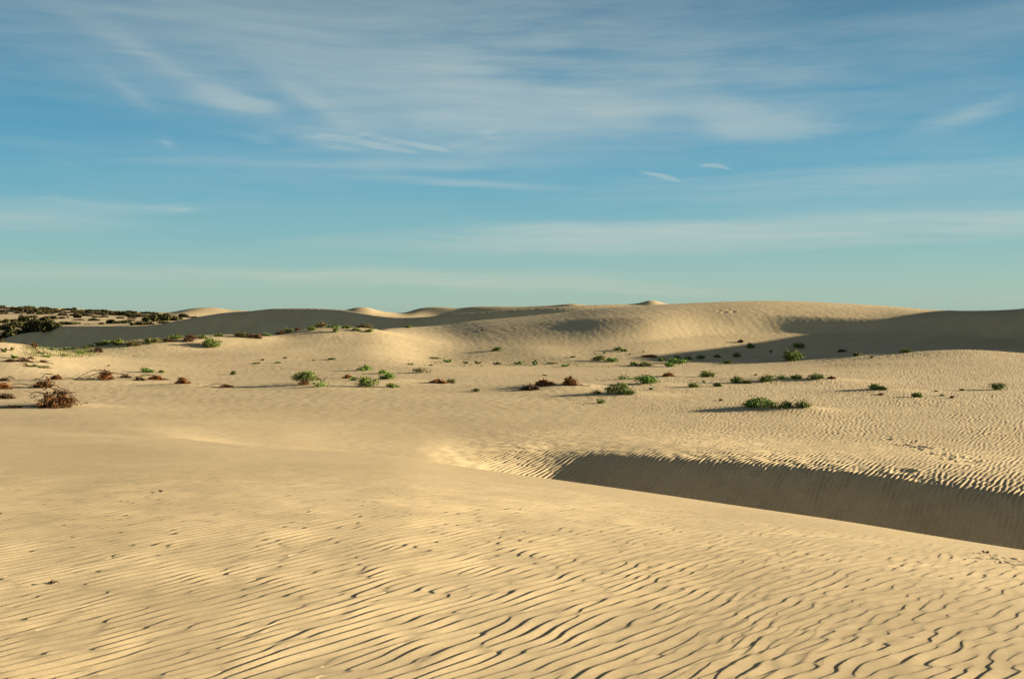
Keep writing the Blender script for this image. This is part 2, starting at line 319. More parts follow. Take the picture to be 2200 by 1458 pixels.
BUMPS = [(-25, 786, 3.2, 3.0, 1.75), (30, 788, 2.6, 2.0, .55), (60, 790, 2.2, 1.6, .22), (110, 762, 5, 2.5, .35), (180, 758, 4, 2, .3), (285, 746, 3, 1.5, .3), (345, 740, 2.6, 1.4, .42), (415, 737, 2.0, 1.2, .3), (490, 734, 2.2, 1.2, .4),
         (540, 728, 2.2, 1.0, .3), (610, 722, 2.0, 1.0, .25), (690, 714, 2.2, 1.2, .3), (785, 712, 2.2, 1.2, .32),
         (760, 826, 2.2, .9, .22), (700, 836, 1.4, .6, .12), (655, 826, 1.0, .5, .12), (845, 818, 1.0, .5, .14), (1180, 834, 1.4, .8, .25), (1240, 830, 1.2, .7, .2), (1340, 850, 1.5, .6, .22), (1395, 828, 1.2, .6, .15), (1437, 810, .8, .5, .12),
         (1660, 880, 1.3, .5, .26), (1730, 880, .9, .4, .12), (1690, 818, 2.6, .8, .25), (1760, 818, 1.8, .7, .22), (1890, 842, 1.4, .5, .2), (130, 872, 1.2, .5, .2), (395, 830, 1.1, .5, .18), (330, 822, 1.2, .5, .12), (235, 820, 1.4, .6, .14), (120, 820, 1.0, .5, .12),
         (1900, 765, 3.5, .7, .2), (2130, 756, 2.4, .6, .22), (2060, 757, 2.0, .5, .16), (1850, 782, 3.0, .5, .12)]
for px, py, rx, ry, h in BUMPS:
    bx, by, _, _ = loc_of(px, py)
    dx = (X - bx) / rx; dy = (Y - by) / (ry * 1.6); h = h * .8
    # wind tail towards the left
    dx = np.where(dx < 0, dx * 0.75, dx)
    Z += h * np.exp(-0.5 * (dx**2 + dy**2))
NP0 = (-0.72, 0.69)                      # lee sides look this way
near_f = field(16, 2048, 0.098, (-0.78, 0.62), 0.22, 0.14, 21)
near_w = field(17, 2048, 0.104, (-0.68, 0.73), 0.24, 0.24, 22)
warp = field(26, 512, 0.7, sk=0.5, seed=23)
wx = samp(warp.real, 26, X, Y) * 0.012; wy = samp(warp.imag, 26, X, Y) * 0.012
gate = samp(field(26, 512, 1.3, sk=0.6, seed=24).real, 26, X, Y)
right = sst(X / np.maximum(Y, 1), -0.05, 0.40)
fall = 1.05 - 1.05 * sst(Y, 6.0, 19.0)
rp = ripple(near_f, 16, X + wx, Y + wy, 0.81, 0.30, 0.7) * 0.0058 * (1 - right) + ripple(near_w, 17, X + wx, Y + wy, 0.78, 0.5, 0.6) * 0.0034 * right
Z += rp * fall * (0.95 + 0.25 * np.clip(gate, -1.2, 1.2)) * (1 - sst(Y / crest, 0.78, 0.98)) * edge
# far bank of the trough and the flat behind it
mid_f = field(30, 2048, 0.13, (-0.78, 0.62), 0.20, 0.17, 31)
mid_w = field(40, 2048, 0.18, (-0.75, 0.66), 0.32, 0.45, 32)
past = sst(Y / crest, 1.08, 1.3)
mid1 = past * (1 - sst(Y, 30, 38))
strong = sst(PXg, 780, 1080)
brow = np.interp(PX, [p[0] for p in LAY[5]], [p[2] for p in LAY[5]])[None, :]
gate2 = samp(field(60, 512, 6.0, sk=0.6, seed=33).real, 60, X, Y)
Z += ripple(mid_f, 30, X, Y, 0.62) * (0.0070 + 0.0100 * sst(PXg, 1050, 1450) * (1 - sst(Y / brow, 0.99, 1.06)) + 0.0040 * (1 - sst(Y / brow, 0.99, 1.08))) * mid1 * strong * edge * (1 + .15 * gate2)
mid2 = sst(Y, 27, 34) * (1 - sst(Y, 75, 95))
s2 = (0.12 + 0.88 * sst(PXg + 2.0 * (Y - 40) * 0, 900, 1700)) * (1 + .3 * np.clip(gate2, -1, 1))
Z += ripple(mid_w, 40, X, Y, 0.6, 0.8) * 0.0064 * mid2 * s2 * edge
# small scuffs: pits with a low rim (photo column, row, radius m, depth m)
rs = random.Random(4)
PITS = [(1940, 1012, .28, .032), (1622, 1012, .18, .035), (1945, 1052, .26, .03), (1545, 668, .28, .04), (1556, 671, .34, .05), (1575, 670, .3, .05), (1566, 664, .22, .03), (1180, 690, .25, .03)]
for i in range(30):
    f = i / 29.0
    PITS.append((1915 + 175 * f + rs.uniform(-14, 14), 945 + 48 * f + rs.uniform(-9, 9), rs.uniform(.08, .14), rs.uniform(.02, .038)))
for i in range(16):
    f = i / 15.0
    PITS.append((2095 + 105 * f + rs.uniform(-8, 8), 1188 + 26 * f + rs.uniform(-7, 10), rs.uniform(.02, .04), rs.uniform(.004, .009)))
for px, py, r, dp in PITS:
    bx, by, i, j = loc_of(px, py)
    q = ((X - bx)**2 + (Y - by)**2) / (r * r)
    Z += np.where(q < 12, -dp * np.exp(-q * 1.6) + dp * 0.55 * np.exp(-((np.sqrt(q) - 1.35) / .35) ** 2), 0)

def link(o, parent=None):
    C.objects.link(o)
    if parent is not None: o.parent = parent
    return o
def grid_mesh(name, Xg, Yg, Zg):
    r, c = Xg.shape
    me = bpy.data.meshes.new(name)
    co = np.stack([Xg, Yg, Zg], -1).astype(np.float32).reshape(-1)
    me.vertices.add(r * c); me.vertices.foreach_set('co', co)
    idx = np.arange(r * c).reshape(r, c)
    q = np.stack([idx[:-1, :-1], idx[:-1, 1:], idx[1:, 1:], idx[1:, :-1]], -1).reshape(-1, 4).astype(np.int32)
    me.loops.add(q.size); me.polygons.add(len(q))
    me.loops.foreach_set('vertex_index', q.reshape(-1))
    me.polygons.foreach_set('loop_start', np.arange(0, q.size, 4, dtype=np.int32))
    me.polygons.foreach_set('use_smooth', np.ones(len(q), dtype=bool))
    me.update(calc_edges=True)
    return me

# ------------------------------------------------------------------ materials
def new_mat(name):
    m = bpy.data.materials.new(name); m.use_nodes = True
    return m, m.node_tree, m.node_tree.nodes['Principled BSDF']
def sand_mat():
    m, t, b = new_mat('sand')
    n = t.nodes; l = t.links
    g = n.new('ShaderNodeNewGeometry')
    a = n.new('ShaderNodeTexNoise'); a.inputs['Scale'].default_value = 0.35; a.inputs['Detail'].default_value = 5
    f = n.new('ShaderNodeTexNoise'); f.inputs['Scale'].default_value = 110; f.inputs['Detail'].default_value = 4; f.inputs['Roughness'].default_value = .7
    c = n.new('ShaderNodeTexNoise'); c.inputs['Scale'].default_value = 6; c.inputs['Detail'].default_value = 10; c.inputs['Roughness'].default_value = .85
    for x in (a, f, c): l.new(g.outputs['Position'], x.inputs['Vector'])
    r = n.new('ShaderNodeValToRGB'); r.color_ramp.elements[0].position = .3; r.color_ramp.elements[1].position = .7
    r.color_ramp.elements[0].color = (.335, .259, .152, 1); r.color_ramp.elements[1].color = (.385, .301, .180, 1)
    l.new(a.outputs[0], r.inputs[0])
    r2 = n.new('ShaderNodeMapRange'); r2.inputs[1].default_value = .3; r2.inputs[2].default_value = .7; r2.inputs[3].default_value = .80; r2.inputs[4].default_value = 1.15
    l.new(f.outputs[0], r2.inputs[0])
    r3 = n.new('ShaderNodeMapRange'); r3.inputs[1].default_value = .3; r3.inputs[2].default_value = .7; r3.inputs[3].default_value = .84; r3.inputs[4].default_value = 1.14
    l.new(c.outputs[0], r3.inputs[0])
    mm = n.new('ShaderNodeMath'); mm.operation = 'MULTIPLY'; l.new(r2.outputs[0], mm.inputs[0]); l.new(r3.outputs[0], mm.inputs[1])
    v = n.new('ShaderNodeVectorMath'); v.operation = 'SCALE'; l.new(r.outputs[0], v.inputs[0]); l.new(mm.outputs[0], v.inputs['Scale'])
    l.new(v.outputs[0], b.inputs['Base Color'])
    b.inputs['Roughness'].default_value = 1.0; b.inputs['Specular IOR Level'].default_value = 0.05
    f2 = n.new('ShaderNodeTexNoise'); f2.inputs['Scale'].default_value = 190; f2.inputs['Detail'].default_value = 3
    l.new(g.outputs['Position'], f2.inputs['Vector'])
    bp = n.new('ShaderNodeBump'); bp.inputs['Strength'].default_value = .5; bp.inputs['Distance'].default_value = .004
    l.new(f2.outputs[0], bp.inputs['Height']); l.new(bp.outputs[0], b.inputs['Normal'])
    return m
M_SAND = sand_mat()
me = grid_mesh('sand', X, Y, Z); me.materials.append(M_SAND)
o = link(bpy.data.objects.new('sand_dunes', me)); o['kind'] = 'structure'
# the plain below and behind, reaching the horizon
gx, gy = np.meshgrid(np.linspace(-6000, 6000, 25), np.linspace(-6000, 6000, 25))
me = grid_mesh('plain', gx, gy, gx * 0 - 16.0); me.materials.append(M_SAND)
o = link(bpy.data.objects.new('ground', me)); o['kind'] = 'structure'
#PLANTS
# ------------------------------------------------------------------ plants
def plant_mat(name, c, var=0.45, hue=(1, 1, 1), trans=0.0, rough=.8):
    m, t, b = new_mat(name); n = t.nodes; l = t.links
    g = n.new('ShaderNodeNewGeometry')
    mr = n.new('ShaderNodeMapRange'); mr.inputs[3].default_value = 1 - var; mr.inputs[4].default_value = 1 + var
    l.new(g.outputs['Random Per Island'], mr.inputs[0])
    mx = n.new('ShaderNodeMix'); mx.data_type = 'RGBA'
    mx.inputs[6].default_value = (*c, 1); mx.inputs[7].default_value = (c[0]*hue[0], c[1]*hue[1], c[2]*hue[2], 1)
    nz = n.new('ShaderNodeTexNoise'); nz.inputs['Scale'].default_value = 2.2; l.new(g.outputs['Position'], nz.inputs['Vector'])
    cr = n.new('ShaderNodeMapRange'); cr.inputs[1].default_value = .35; cr.inputs[2].default_value = .65
    l.new(nz.outputs[0], cr.inputs[0]); l.new(cr.outputs[0], mx.inputs[0])
    v = n.new('ShaderNodeVectorMath'); v.operation = 'SCALE'; l.new(mx.outputs[2], v.inputs[0]); l.new(mr.outputs[0], v.inputs['Scale'])
    l.new(v.outputs[0], b.inputs['Base Color'])
    b.inputs['Roughness'].default_value = rough; b.inputs['Specular IOR Level'].default_value = .15
    return m
MATS = {
 'fresh':  plant_mat('fresh_leaves', (0.073, 0.142, 0.024), .5, (1.7, 1.25, 1.1)),
 'deep':   plant_mat('deep_green_leaves', (.008+.016+0.049, 0.101, 0.020), .45, (1.5, 1.3, 1.1)),
 'olive':  plant_mat('olive_leaves', (0.073, 0.093, 0.024), .45, (1.5, 1.0, 1.0)),
 'straw':  plant_mat('straw_leaves', (.6*0.165, 0.128, 0.048), .4, (.7, .9, .7)),
 'rust':   plant_mat('rusty_dry_leaves', (.135, .058, .019), .5, (1.5, 1.25, 1.0)),
 'amber':  plant_mat('amber_dry_leaves', (.150, .072, .020), .65, (.45, .40, .5)),
 'tawny':  plant_mat('tawny_dry_leaves', (.105, .062, .022), .45, (.55, .95, .8)),
 'dusk':   plant_mat('dark_dry_leaves', (0.060, 0.033, 0.015), .5, (1.4, 1.2, 1.0)),
 'bark':   plant_mat('bark', (.040, .026, .016), .3, (1.3, 1.2, 1.1)),
 'redbark': plant_mat('red_brown_bark', (.060, .028, .013), .3, (1.3, 1.2, 1.1)),
 'scrub':  plant_mat('dark_scrub_leaves', (1.25*0.026, 0.035, 0.012), .5, (1.5, 1.15, 1.0)),
 'scrubbrown': plant_mat('brown_scrub_leaves', (0.048, 0.038, 0.019), .5, (1.2, 1.0, 1.0)),
 'scrubcore': plant_mat('scrub_shade', (.012, .015, .006), .2),
}
def quads_obj(name, V, mat, parent=None):
    """V: (n,4,3) loose leaf faces"""
    n = len(V); me = bpy.data.meshes.new(name)
    me.vertices.add(n * 4); me.vertices.foreach_set('co', V.astype(np.float32).reshape(-1))
    me.loops.add(n * 4); me.polygons.add(n)
    me.loops.foreach_set('vertex_index', np.arange(n * 4, dtype=np.int32))
    me.polygons.foreach_set('loop_start', np.arange(0, n * 4, 4, dtype=np.int32))
    me.update(calc_edges=True); me.materials.append(mat)
    return link(bpy.data.objects.new(name, me), parent)
def leafs(P, size, r, up=0.35, asp=0.5, dirs=None):
    """diamond leaves centred at P (n,3)"""
    n = len(P)
    a = r.standard_normal((n, 3))
    if dirs is not None: a = a * .45 + dirs
    a[:, 2] += up
    a /= np.linalg.norm(a, axis=1)[:, None] + 1e-9
    b = np.cross(a, r.standard_normal((n, 3))); b /= np.linalg.norm(b, axis=1)[:, None] + 1e-9
    s = size * r.uniform(.6, 1.35, n)[:, None]
    c = np.cross(a, b) * s * .12
    return np.stack([P - a * s * .5, P + b * s * asp * .5 + c, P + a * s * .5, P - b * s * asp * .5 + c], 1)
def tube(vs, fs, pts, r0, r1, k=4):
    base = len(vs); m = len(pts)
    for i, p in enumerate(pts):
        q = pts[min(i + 1, m - 1)] - pts[max(i - 1, 0)]
        q = q / (np.linalg.norm(q) + 1e-9)
        a = np.cross(q, (0.13, 0.31, 0.94)); a /= np.linalg.norm(a) + 1e-9; b = np.cross(q, a)
        rr = r0 + (r1 - r0) * i / max(m - 1, 1)
        for j in range(k):
            t = 2 * math.pi * j / k
            vs.append(p + (a * math.cos(t) + b * math.sin(t)) * rr)
    for i in range(m - 1):
        for j in range(k):
            fs.append((base + i*k + j, base + i*k + (j+1) % k, base + (i+1)*k + (j+1) % k, base + (i+1)*k + j))
def tube_obj(name, vs, fs, mat, parent=None):
    me = bpy.data.meshes.new(name); me.from_pydata([tuple(map(float, v)) for v in vs], [], fs); me.update(); me.materials.append(mat)
    return link(bpy.data.objects.new(name, me), parent)
def curve(p0, p1, bow, r, n=6, wob=.04):
    p0 = np.array(p0, float); p1 = np.array(p1, float); L_ = np.linalg.norm(p1 - p0)
    out = []
    for i in range(n):
        t = i / (n - 1)
        q = p0 * (1-t) + p1 * t; q[2] += bow * 4 * t * (1-t)
        if 0 < i < n - 1: q = q + r.normal(0, wob * L_, 3)
        out.append(q)
    return out
def root(name, x, y, z, label, cat, group=None):
    o = bpy.data.objects.new(name, None); o.empty_display_size = .2
    C.objects.link(o); o.location = (x, y, z); o['label'] = label; o['category'] = cat
    if group: o['group'] = group
    return o
seedn = [100]
def gen(): seedn[0] += 1; return np.random.default_rng(seedn[0])

def ground_z(x, y, dx, dy): return height(x + dx, y + dy) - height(x, y)

def green_bush(px, py, w, h, mat, label, group=None, airy=0.0, dmax=125, name='bush', cat='bush', stalk=None, n=None):
    r = gen(); x, y, i, j = loc_of(px, py, 0, dmax); W_ = w * y / F; H_ = h * y / F
    z = float(Z[i, j]) - .02
    o = root(name, x, y, z, label, cat, group)
    R = W_ / 2; dd = R * .8
    nc_ = max(5, int(9 + 10 * R)) if airy < .5 else max(5, int(8 + 7 * R))
    cl = []
    for k in range(nc_):
        a = r.uniform(0, 2 * math.pi); q = math.sqrt(r.uniform(0, 1)) * (.86 if airy < .5 else .95)
        zz = H_ * math.sqrt(max(0, 1 - q * q)) * r.uniform(.45, .85) * (1 + .18 * r.normal())
        cx, cy = R * q * math.cos(a), dd * q * math.sin(a)
        cl.append((cx, cy, max(.05 * H_, zz) + max(-.3, min(.3, ground_z(x, y, cx, cy)))))
    cl = np.array(cl)
    ls = 0.055 + 0.00055 * y
    N_ = n or int((85 if airy < .5 else 34) * nc_ * min(1.6, max(.5, (R * H_) / (.5 * .5))))
    N_ = min(N_, 2600)
    ci = r.integers(0, nc_, N_)
    sg = np.array([.17 * R + .04, .17 * R + .04, .13 * H_ + .03])
    P = cl[ci] + r.standard_normal((N_, 3)) * sg
    P = P[P[:, 2] > -.05]
    sprig = r.random(len(P)) < .06
    P[sprig, 2] += abs(r.normal(0, .12 * H_ + .02, sprig.sum()))
    if stalk: P[:, 2] += stalk * H_
    quads_obj('foliage', leafs(P, ls, r, .5, .55), MATS[mat], o)
    vs, fs = [], []
    for c in cl:
        e = c.copy()
        if stalk: e[2] += stalk * H_
        tube(vs, fs, curve((r.normal(0, .05), r.normal(0, .05), -.03), e, .06 * H_, r, 5, .05), .012 + .0001 * y, .005 + .00005 * y, 3)
    for q in range(7):                              # bare shoots poking out of the leaves
        c = cl[r.integers(0, nc_)]; e = c + r.normal(0, 1, 3) * (.28 * R, .22 * R, .10 * H_) + (0, 0, .22 * H_)
        tube(vs, fs, curve(c * .6, e, .03 * H_, r, 4, .05), .008 + .00008 * y, .004 + .00004 * y, 3)
    tube_obj('stems', vs, fs, MATS['redbark' if stalk else 'bark'], o)
    if stalk:
        P = r.standard_normal((260, 3)) * (.22 * R, .2 * R, .22 * H_) + (-.1 * R, -.15 * R, .22 * H_)
        P = P[P[:, 2] > -.02]
        quads_obj('dry_base_leaves', leafs(P, ls, r, .3, .5), MATS['rust'], o)
    return o

def dead_shrub(px, py, w, h, mat, label, group=None, lean=0.0, trails=(), leafy=1.0, dmax=125, low=0.0, name='dead_shrub', cat='dead shrub'):
    """arching bare branches with curled dry leaves; trails: long side branches as photo-pixel offsets from the base"""
    r = gen(); x, y, i, j = loc_of(px, py, 0, dmax); W_ = w * y / F; H_ = h * y / F; z = float(Z[i, j]) - .02
    o = root(name, x, y, z, label, cat, group)
    vs, fs = [], []; P = []; D = []
    R = W_ / 2; tk = .010 + .00022 * y
    nb = int(14 + 12 * R)
    top = np.array([lean * R, 0, H_ * .82])
    for k in range(nb):
        a = r.uniform(0, 2 * math.pi); q = r.uniform(.35, 1.0)
        ex, ey = R * q * math.cos(a), R * .6 * q * math.sin(a)
        if low: ex = R * r.uniform(-1, 1)
        ez = max(-.02, H_ * (1 - q) * r.uniform(.0, .8)) + max(-.4, min(.4, ground_z(x, y, ex, ey)))
        s0 = (top * r.uniform(.2, 1.0) + r.normal(0, .08 * R, 3)) if r.random() < .6 else np.array([lean * R * .5 + r.normal(0, .1 * R), r.normal(0, .1 * R), -.03])
        c = curve(s0, (ex, ey, ez), H_ * r.uniform(.02, .16), r, 7, .03)
        tube(vs, fs, c, tk, tk * .4, 4)
        for q_ in range(5):
            b = c[r.integers(1, 7)]; e = b + r.normal(0, 1, 3) * (.12 * R + .04, .10 * R + .04, .07 * H_ + .02)
            e[2] = max(e[2], .0)
            tube(vs, fs, curve(b, e, .02, r, 3, .05), tk * .5, tk * .3, 3)
            P.append(e); D.append(e - b)
        for t in np.linspace(.35, 1, 5): P.append(c[int(t * 6)]); D.append(c[6] - c[0])
    for tr in trails:
        pts = [np.array([p[0] * y / F, r.normal(0, .05), p[1] * y / F]) for p in tr]
        for p in pts:
            p[2] = max(p[2] + max(-.25, min(.25, ground_z(x, y, p[0], p[1]))), ground_z(x, y, p[0], p[1]) + .015)
        full = []
        for a_, b_ in zip(pts[:-1], pts[1:]): full += curve(a_, b_, 0, r, 4, .04)[:-1]
        full.append(pts[-1])
        tube(vs, fs, full, tk * 1.15, tk * .5, 4)
        for q_ in range(len(full)):
            b = full[q_]; e = b + r.normal(0, 1, 3) * (.16, .12, .07) + (0, 0, .03)
            tube(vs, fs, curve(b, e, .02, r, 3, .05), tk * .5, tk * .3, 3)
    tube_obj('branches', vs, fs, MATS['bark' if mat != 'amber' else 'redbark'], o)
    P = np.array(P); D = np.array(D); D /= np.linalg.norm(D, axis=1)[:, None] + 1e-9
    m = max(2, int(4 * leafy * (1 + R)))
    P = np.repeat(P, m, 0) + r.standard_normal((len(P) * m, 3)) * (.05 * R + .02, .05 * R + .02, .04 * H_ + .015)
    D = np.repeat(D, m, 0); ok = P[:, 2] > -.06
    ls = .055 + .0006 * y
    quads_obj('dry_leaves', leafs(P[ok], ls * 1.15, r, -.1, .42, D[ok]), MATS[mat], o)
    return o

def scrub(px, py, w, h, label, group=None, mat='scrub', dmin=182, dmax=1e9, name='shrub'):
    """dense far-off shrub in one mesh: a lumpy crown of small leaf faces round a twiggy core"""
    r = gen(); x, y, i, j = loc_of(px, py, dmin, dmax); W_ = w * y / F; H_ = h * y / F; z = float(Z[i, j]) - .1
    R = W_ / 2
    nl = max(3, int(w / 7)); lob = []
    for k in range(nl):
        t = (k + .5) / nl * 2 - 1 + r.normal(0, .1)
        lob.append((t * R * .72, r.normal(0, .25 * R), H_ * (.50 + .12 * r.normal()) * math.sqrt(max(.2, 1 - .75 * t * t)), R * (.36 + .5 / nl), H_ * .46))
    V = []; 
    for (lx, ly, lz, lr, lh) in lob:
        # core: faceted dome
        n_ = int(70 + 14 * w / nl)
        u = r.standard_normal((n_, 3)); u /= np.linalg.norm(u, axis=1)[:, None]
        P = np.array([lx, ly, lz]) + u * (lr, lr, lh) * r.uniform(.62, 1.04, (n_, 1))
        V.append(leafs(P, .18 * H_ + .22, r, .2, .9))
        P = np.array([lx, ly, lz * .5]) + r.standard_normal((40, 3)) * (lr * .4, lr * .4, lh * .4)
        V.append(leafs(P, .35 * H_ + .2, r, .0, 1.0))
    o = quads_obj(name, np.concatenate(V), MATS[mat]); o.location = (x, y, z)
    o['label'] = label; o['category'] = 'shrub'
    if group: o['group'] = group
    return o

def tuft(px, py, w, h, mat, label, group=None, dmax=125, name='grass_tuft', cat='tuft', n=None):
    """small spray of upright stalks with narrow leaves, one mesh"""
    r = gen(); x, y, i, j = loc_of(px, py, 0, dmax); W_ = w * y / F; H_ = h * y / F; z = float(Z[i, j]) - .01
    N_ = n or int(60 + 6 * w * max(1, h / 5)); ns = max(4, int(w / 3)); st = []
    for q in range(ns):
        a = r.uniform(0, 2 * math.pi); q_ = .42 * W_ * math.sqrt(r.uniform(.02, 1)); dx, dy = q_ * math.cos(a), q_ * .8 * math.sin(a)
        st.append((dx, dy, max(-.3, min(.3, ground_z(x, y, dx, dy))) + H_ * r.uniform(.35, .95) * (1 - .5 * q_ / W_)))
    st = np.array(st); ci = r.integers(0, ns, N_); t = r.uniform(.05, 1, N_)[:, None] ** .7
    P = st[ci] * t + np.clip(r.standard_normal((N_, 3)), -1.4, 1.4) * (.05 * W_ + .02, .05 * W_ + .02, .08 * H_ + .01)
    V = [leafs(P, .06 + .0007 * y, r, .9, .45)]
    for c in st:                                    # flat ribbons as runners
        for t0 in np.linspace(0, .9, 6):
            p, q2 = c * t0, c * (t0 + .2); tk = .006 + .0001 * y
            V.append(np.array([[p, q2, q2 + (0, 0, tk), p + (0, 0, tk)]])); V.append(np.array([[p, q2, q2 + (0, tk, 0), p + (0, tk, 0)]]))
    o = quads_obj(name, np.concatenate(V), MATS[mat]); o.location = (x, y, z)
    o['label'] = label; o['category'] = cat
    if group: o['group'] = group
    return o

# ---- green bushes on the flat
GB = [
 (655, 826, 50, 17, 'deep', 'round green bush standing clear of the sand on a rust-brown dry base', None, dict(stalk=.55)),
 (686, 831, 46, 12, 'fresh', 'pale green spreading bush just right of the bush with the rust-brown base', None, dict(airy=.6)),
 (786, 796, 30, 10, 'fresh', 'small yellow-green bush by itself, farthest back of the cluster left of centre', None, {}),
 (792, 831, 44, 21, 'deep', 'largest full green bush in the front row left of centre', None, {}),
 (762, 817, 24, 7, 'fresh', 'thin pale green sprawl on the sand mound behind the largest green bush', None, dict(airy=.7)),
 (832, 814, 34, 12, 'fresh', 'bright green low bush on the right side of the left-centre cluster', None, {}),
 (822, 803, 18, 7, 'fresh', 'little green bush tucked behind the bright green low bush', None, {}),
 (844, 832, 24, 8, 'deep', 'small dark green bush right of the largest green bush in the front row', None, {}),
 (906, 801, 36, 13, 'olive', 'sparse straggly green plant with bare twigs reaching right', None, dict(airy=.9)),
 (968, 822, 15, 8, 'olive', 'small dull green bush touching the right end of a rusty dead shrub', None, {}),
 (1021, 841, 20, 7, 'olive', 'pale sparse plant alone on open sand left of the centre shadows', None, dict(airy=.6)),
 (1066, 754, 18, 8, 'deep', 'lone dark green bush halfway up the big brown dune face', None, {}),
 (1328, 845, 48, 22, 'deep', 'vivid green leafy bush, biggest of the plants right of the two dead shrubs', None, {}),
 (1282, 846, 26, 7, 'deep', 'low green sprawl trailing left from the vivid leafy bush', None, dict(airy=.6)),
 (1354, 848, 18, 9, 'deep', 'small leafy clump at the right foot of the vivid leafy bush', None, {}),
 (1289, 866, 15, 9, 'fresh', 'small yellow-green sprig bush in front of the vivid leafy bush', None, dict(airy=.6)),
 (1383, 824, 54, 16, 'fresh', 'wide feathery yellow-green bush behind the vivid leafy bush', None, {}),
 (1344, 815, 30, 9, 'fresh', 'thin feathery green bush adjoining the left of the wide feathery bush', None, dict(airy=.6)),
 (1518, 810, 30, 12, 'deep', 'round dark green bush nearest to the edge of the floor shadow', None, {}),
 (1490, 832, 22, 9, 'deep', 'small round green bush with a long thin shadow to its left', None, {}),
 (1582, 822, 24, 11, 'deep', 'dark round bush, left one of a touching pair right of centre', None, {}),
 (1604, 824, 18, 6, 'olive', 'flat olive bush, right one of a touching pair right of centre', None, {}),
 (1540, 830, 18, 6, 'olive', 'tiny flat olive bush between two round green bushes', None, {}),
 (1647, 820, 34, 13, 'deep', 'dark green wedge-shaped bush at the left end of the long sand hummock', None, {}),
 (1678, 813, 24, 7, 'fresh', 'light green low bush in the middle of the long sand hummock', None, dict(airy=.6)),
 (1709, 813, 26, 6, 'deep', 'flat dark green bush on the crest of the long sand hummock', None, {}),
 (1753, 815, 34, 11, 'deep', 'broad green bush at the right end of the long sand hummock', None, {}),
 (1702, 775, 40, 20, 'deep', 'largest round bush, deep green, alone inside the dune shadow', None, {}),
 (1716, 747, 24, 9, 'deep', 'dark low bush behind the largest shaded bush, with a thin tail to its right', None, {}),
 (1944, 757, 24, 8, 'deep', 'dark bush in the dune shadow farthest to the right', None, {}),
 (1877, 836, 26, 10, 'deep', 'low green bush casting a long shadow, on the rippled flat at right', None, {}),
 (1896, 837, 16, 5, 'deep', 'small flat green clump against the right side of a low green bush', None, {}),
 (1969, 853, 16, 10, 'deep', 'little upright green bush with dark streaks of shadow on both sides', None, {}),
 (2145, 838, 34, 14, 'deep', 'rightmost green bush in the picture, alone on rippled sand', None, {}),
 (1632, 874, 60, 18, 'fresh', 'long green bush draped over the nearest sand mound at right', None, {}),
 (1612, 874, 26, 13, 'deep', 'dark leafy left end beside the long green bush on the nearest mound', None, {}),
 (1674, 877, 36, 12, 'olive', 'olive bush with pale dry twigs at the right of the long green bush', None, dict(airy=.55)),
 (1692, 875, 14, 12, 'olive', 'small upright olive bush right of the long green bush', None, {}),
 (1724, 876, 27, 15, 'deep', 'rounded dark green bush at the right end of the nearest row of bushes', None, {}),
 (315, 800, 24, 9, 'fresh', 'small fresh green bush behind the row of dead brown shrubs', None, {}),
 (348, 801, 7, 5, 'olive', 'tiny olive plant right of the small fresh green bush', None, {}),
 (500, 805, 9, 6, 'olive', 'tiny lone olive plant on bare sand between dead shrubs and green bushes', None, {}),
 (457, 746, 38, 15, 'deep', 'lush dark green bush on the slope in front of the hummock ridge', None, {}),
]
for px, py, w, h, m, lab, g, kw in GB: green_bush(px, py, w, h, m, lab, g, **kw)
# ---- the floor in the shadow of the big dune
FL = [
 (1287, 775, 32, 9, 'olive', 'wide olive low bush at the left of the shadowed floor', {}), (1315, 777, 26, 9, 'fresh', 'yellow-green low bush touching the lit edge of the shadowed floor', {}),
 (1328, 752, 20, 6, 'deep', 'dark flat bush highest up against the foot of the dune face', {}), (1362, 785, 18, 6, 'deep', 'dark flat bush left of the olive mat at the shadow edge', {}),
 (1388, 787, 42, 7, 'olive', 'long flat olive mat at the edge of the shadow', {}), (1420, 776, 12, 7, 'deep', 'small dark bush just above the long olive mat', {}),
 (1437, 788, 18, 8, 'fresh', 'small bright bush at the shadow edge above a dead brown shrub', {}), (1456, 780, 42, 9, 'fresh', 'widest green bush on the shadowed floor', {}),
 (1455, 771, 12, 6, 'deep', 'small dark bush right behind the widest shaded green bush', {}), (1478, 772, 16, 5, 'deep', 'flat dark bush right of the widest shaded green bush', {}),
 (1505, 771, 14, 7, 'deep', 'dark round bush midway along the shadowed floor', {}), (1541, 768, 11, 5, 'deep', 'tiny dark bush between two larger dark ones on the shadowed floor', {}),
 (1582, 767, 16, 8, 'deep', 'dark bush left of the largest round bush on the shadowed floor', {}), (1564, 780, 18, 6, 'deep', 'low dark bush near the lower edge of the shadow', {}),
 (1612, 748, 18, 9, 'deep', 'dark round bush high on the shadowed floor', {}), (1591, 736, 10, 5, 'dusk', 'tiny brownish bush topmost on the shadowed floor', {}),
 (1843, 764, 20, 6, 'olive', 'flat grey-green bush right of the middle of the shadowed floor', {}), (1810, 756, 15, 4, 'dusk', 'thin brown low plant on the shadowed floor at right', {}),
 (1341, 755, 10, 4, 'deep', 'tiny dark plant right of the flat bush at the dune foot', {}), (1396, 767, 28, 5, 'dusk', 'low dark strip of a bush, flattest on the shadowed floor', {}),
]
for px, py, w, h, m, lab, kw in FL: green_bush(px, py, w, h, m, lab, 'low bushes on the shadowed floor', **kw)
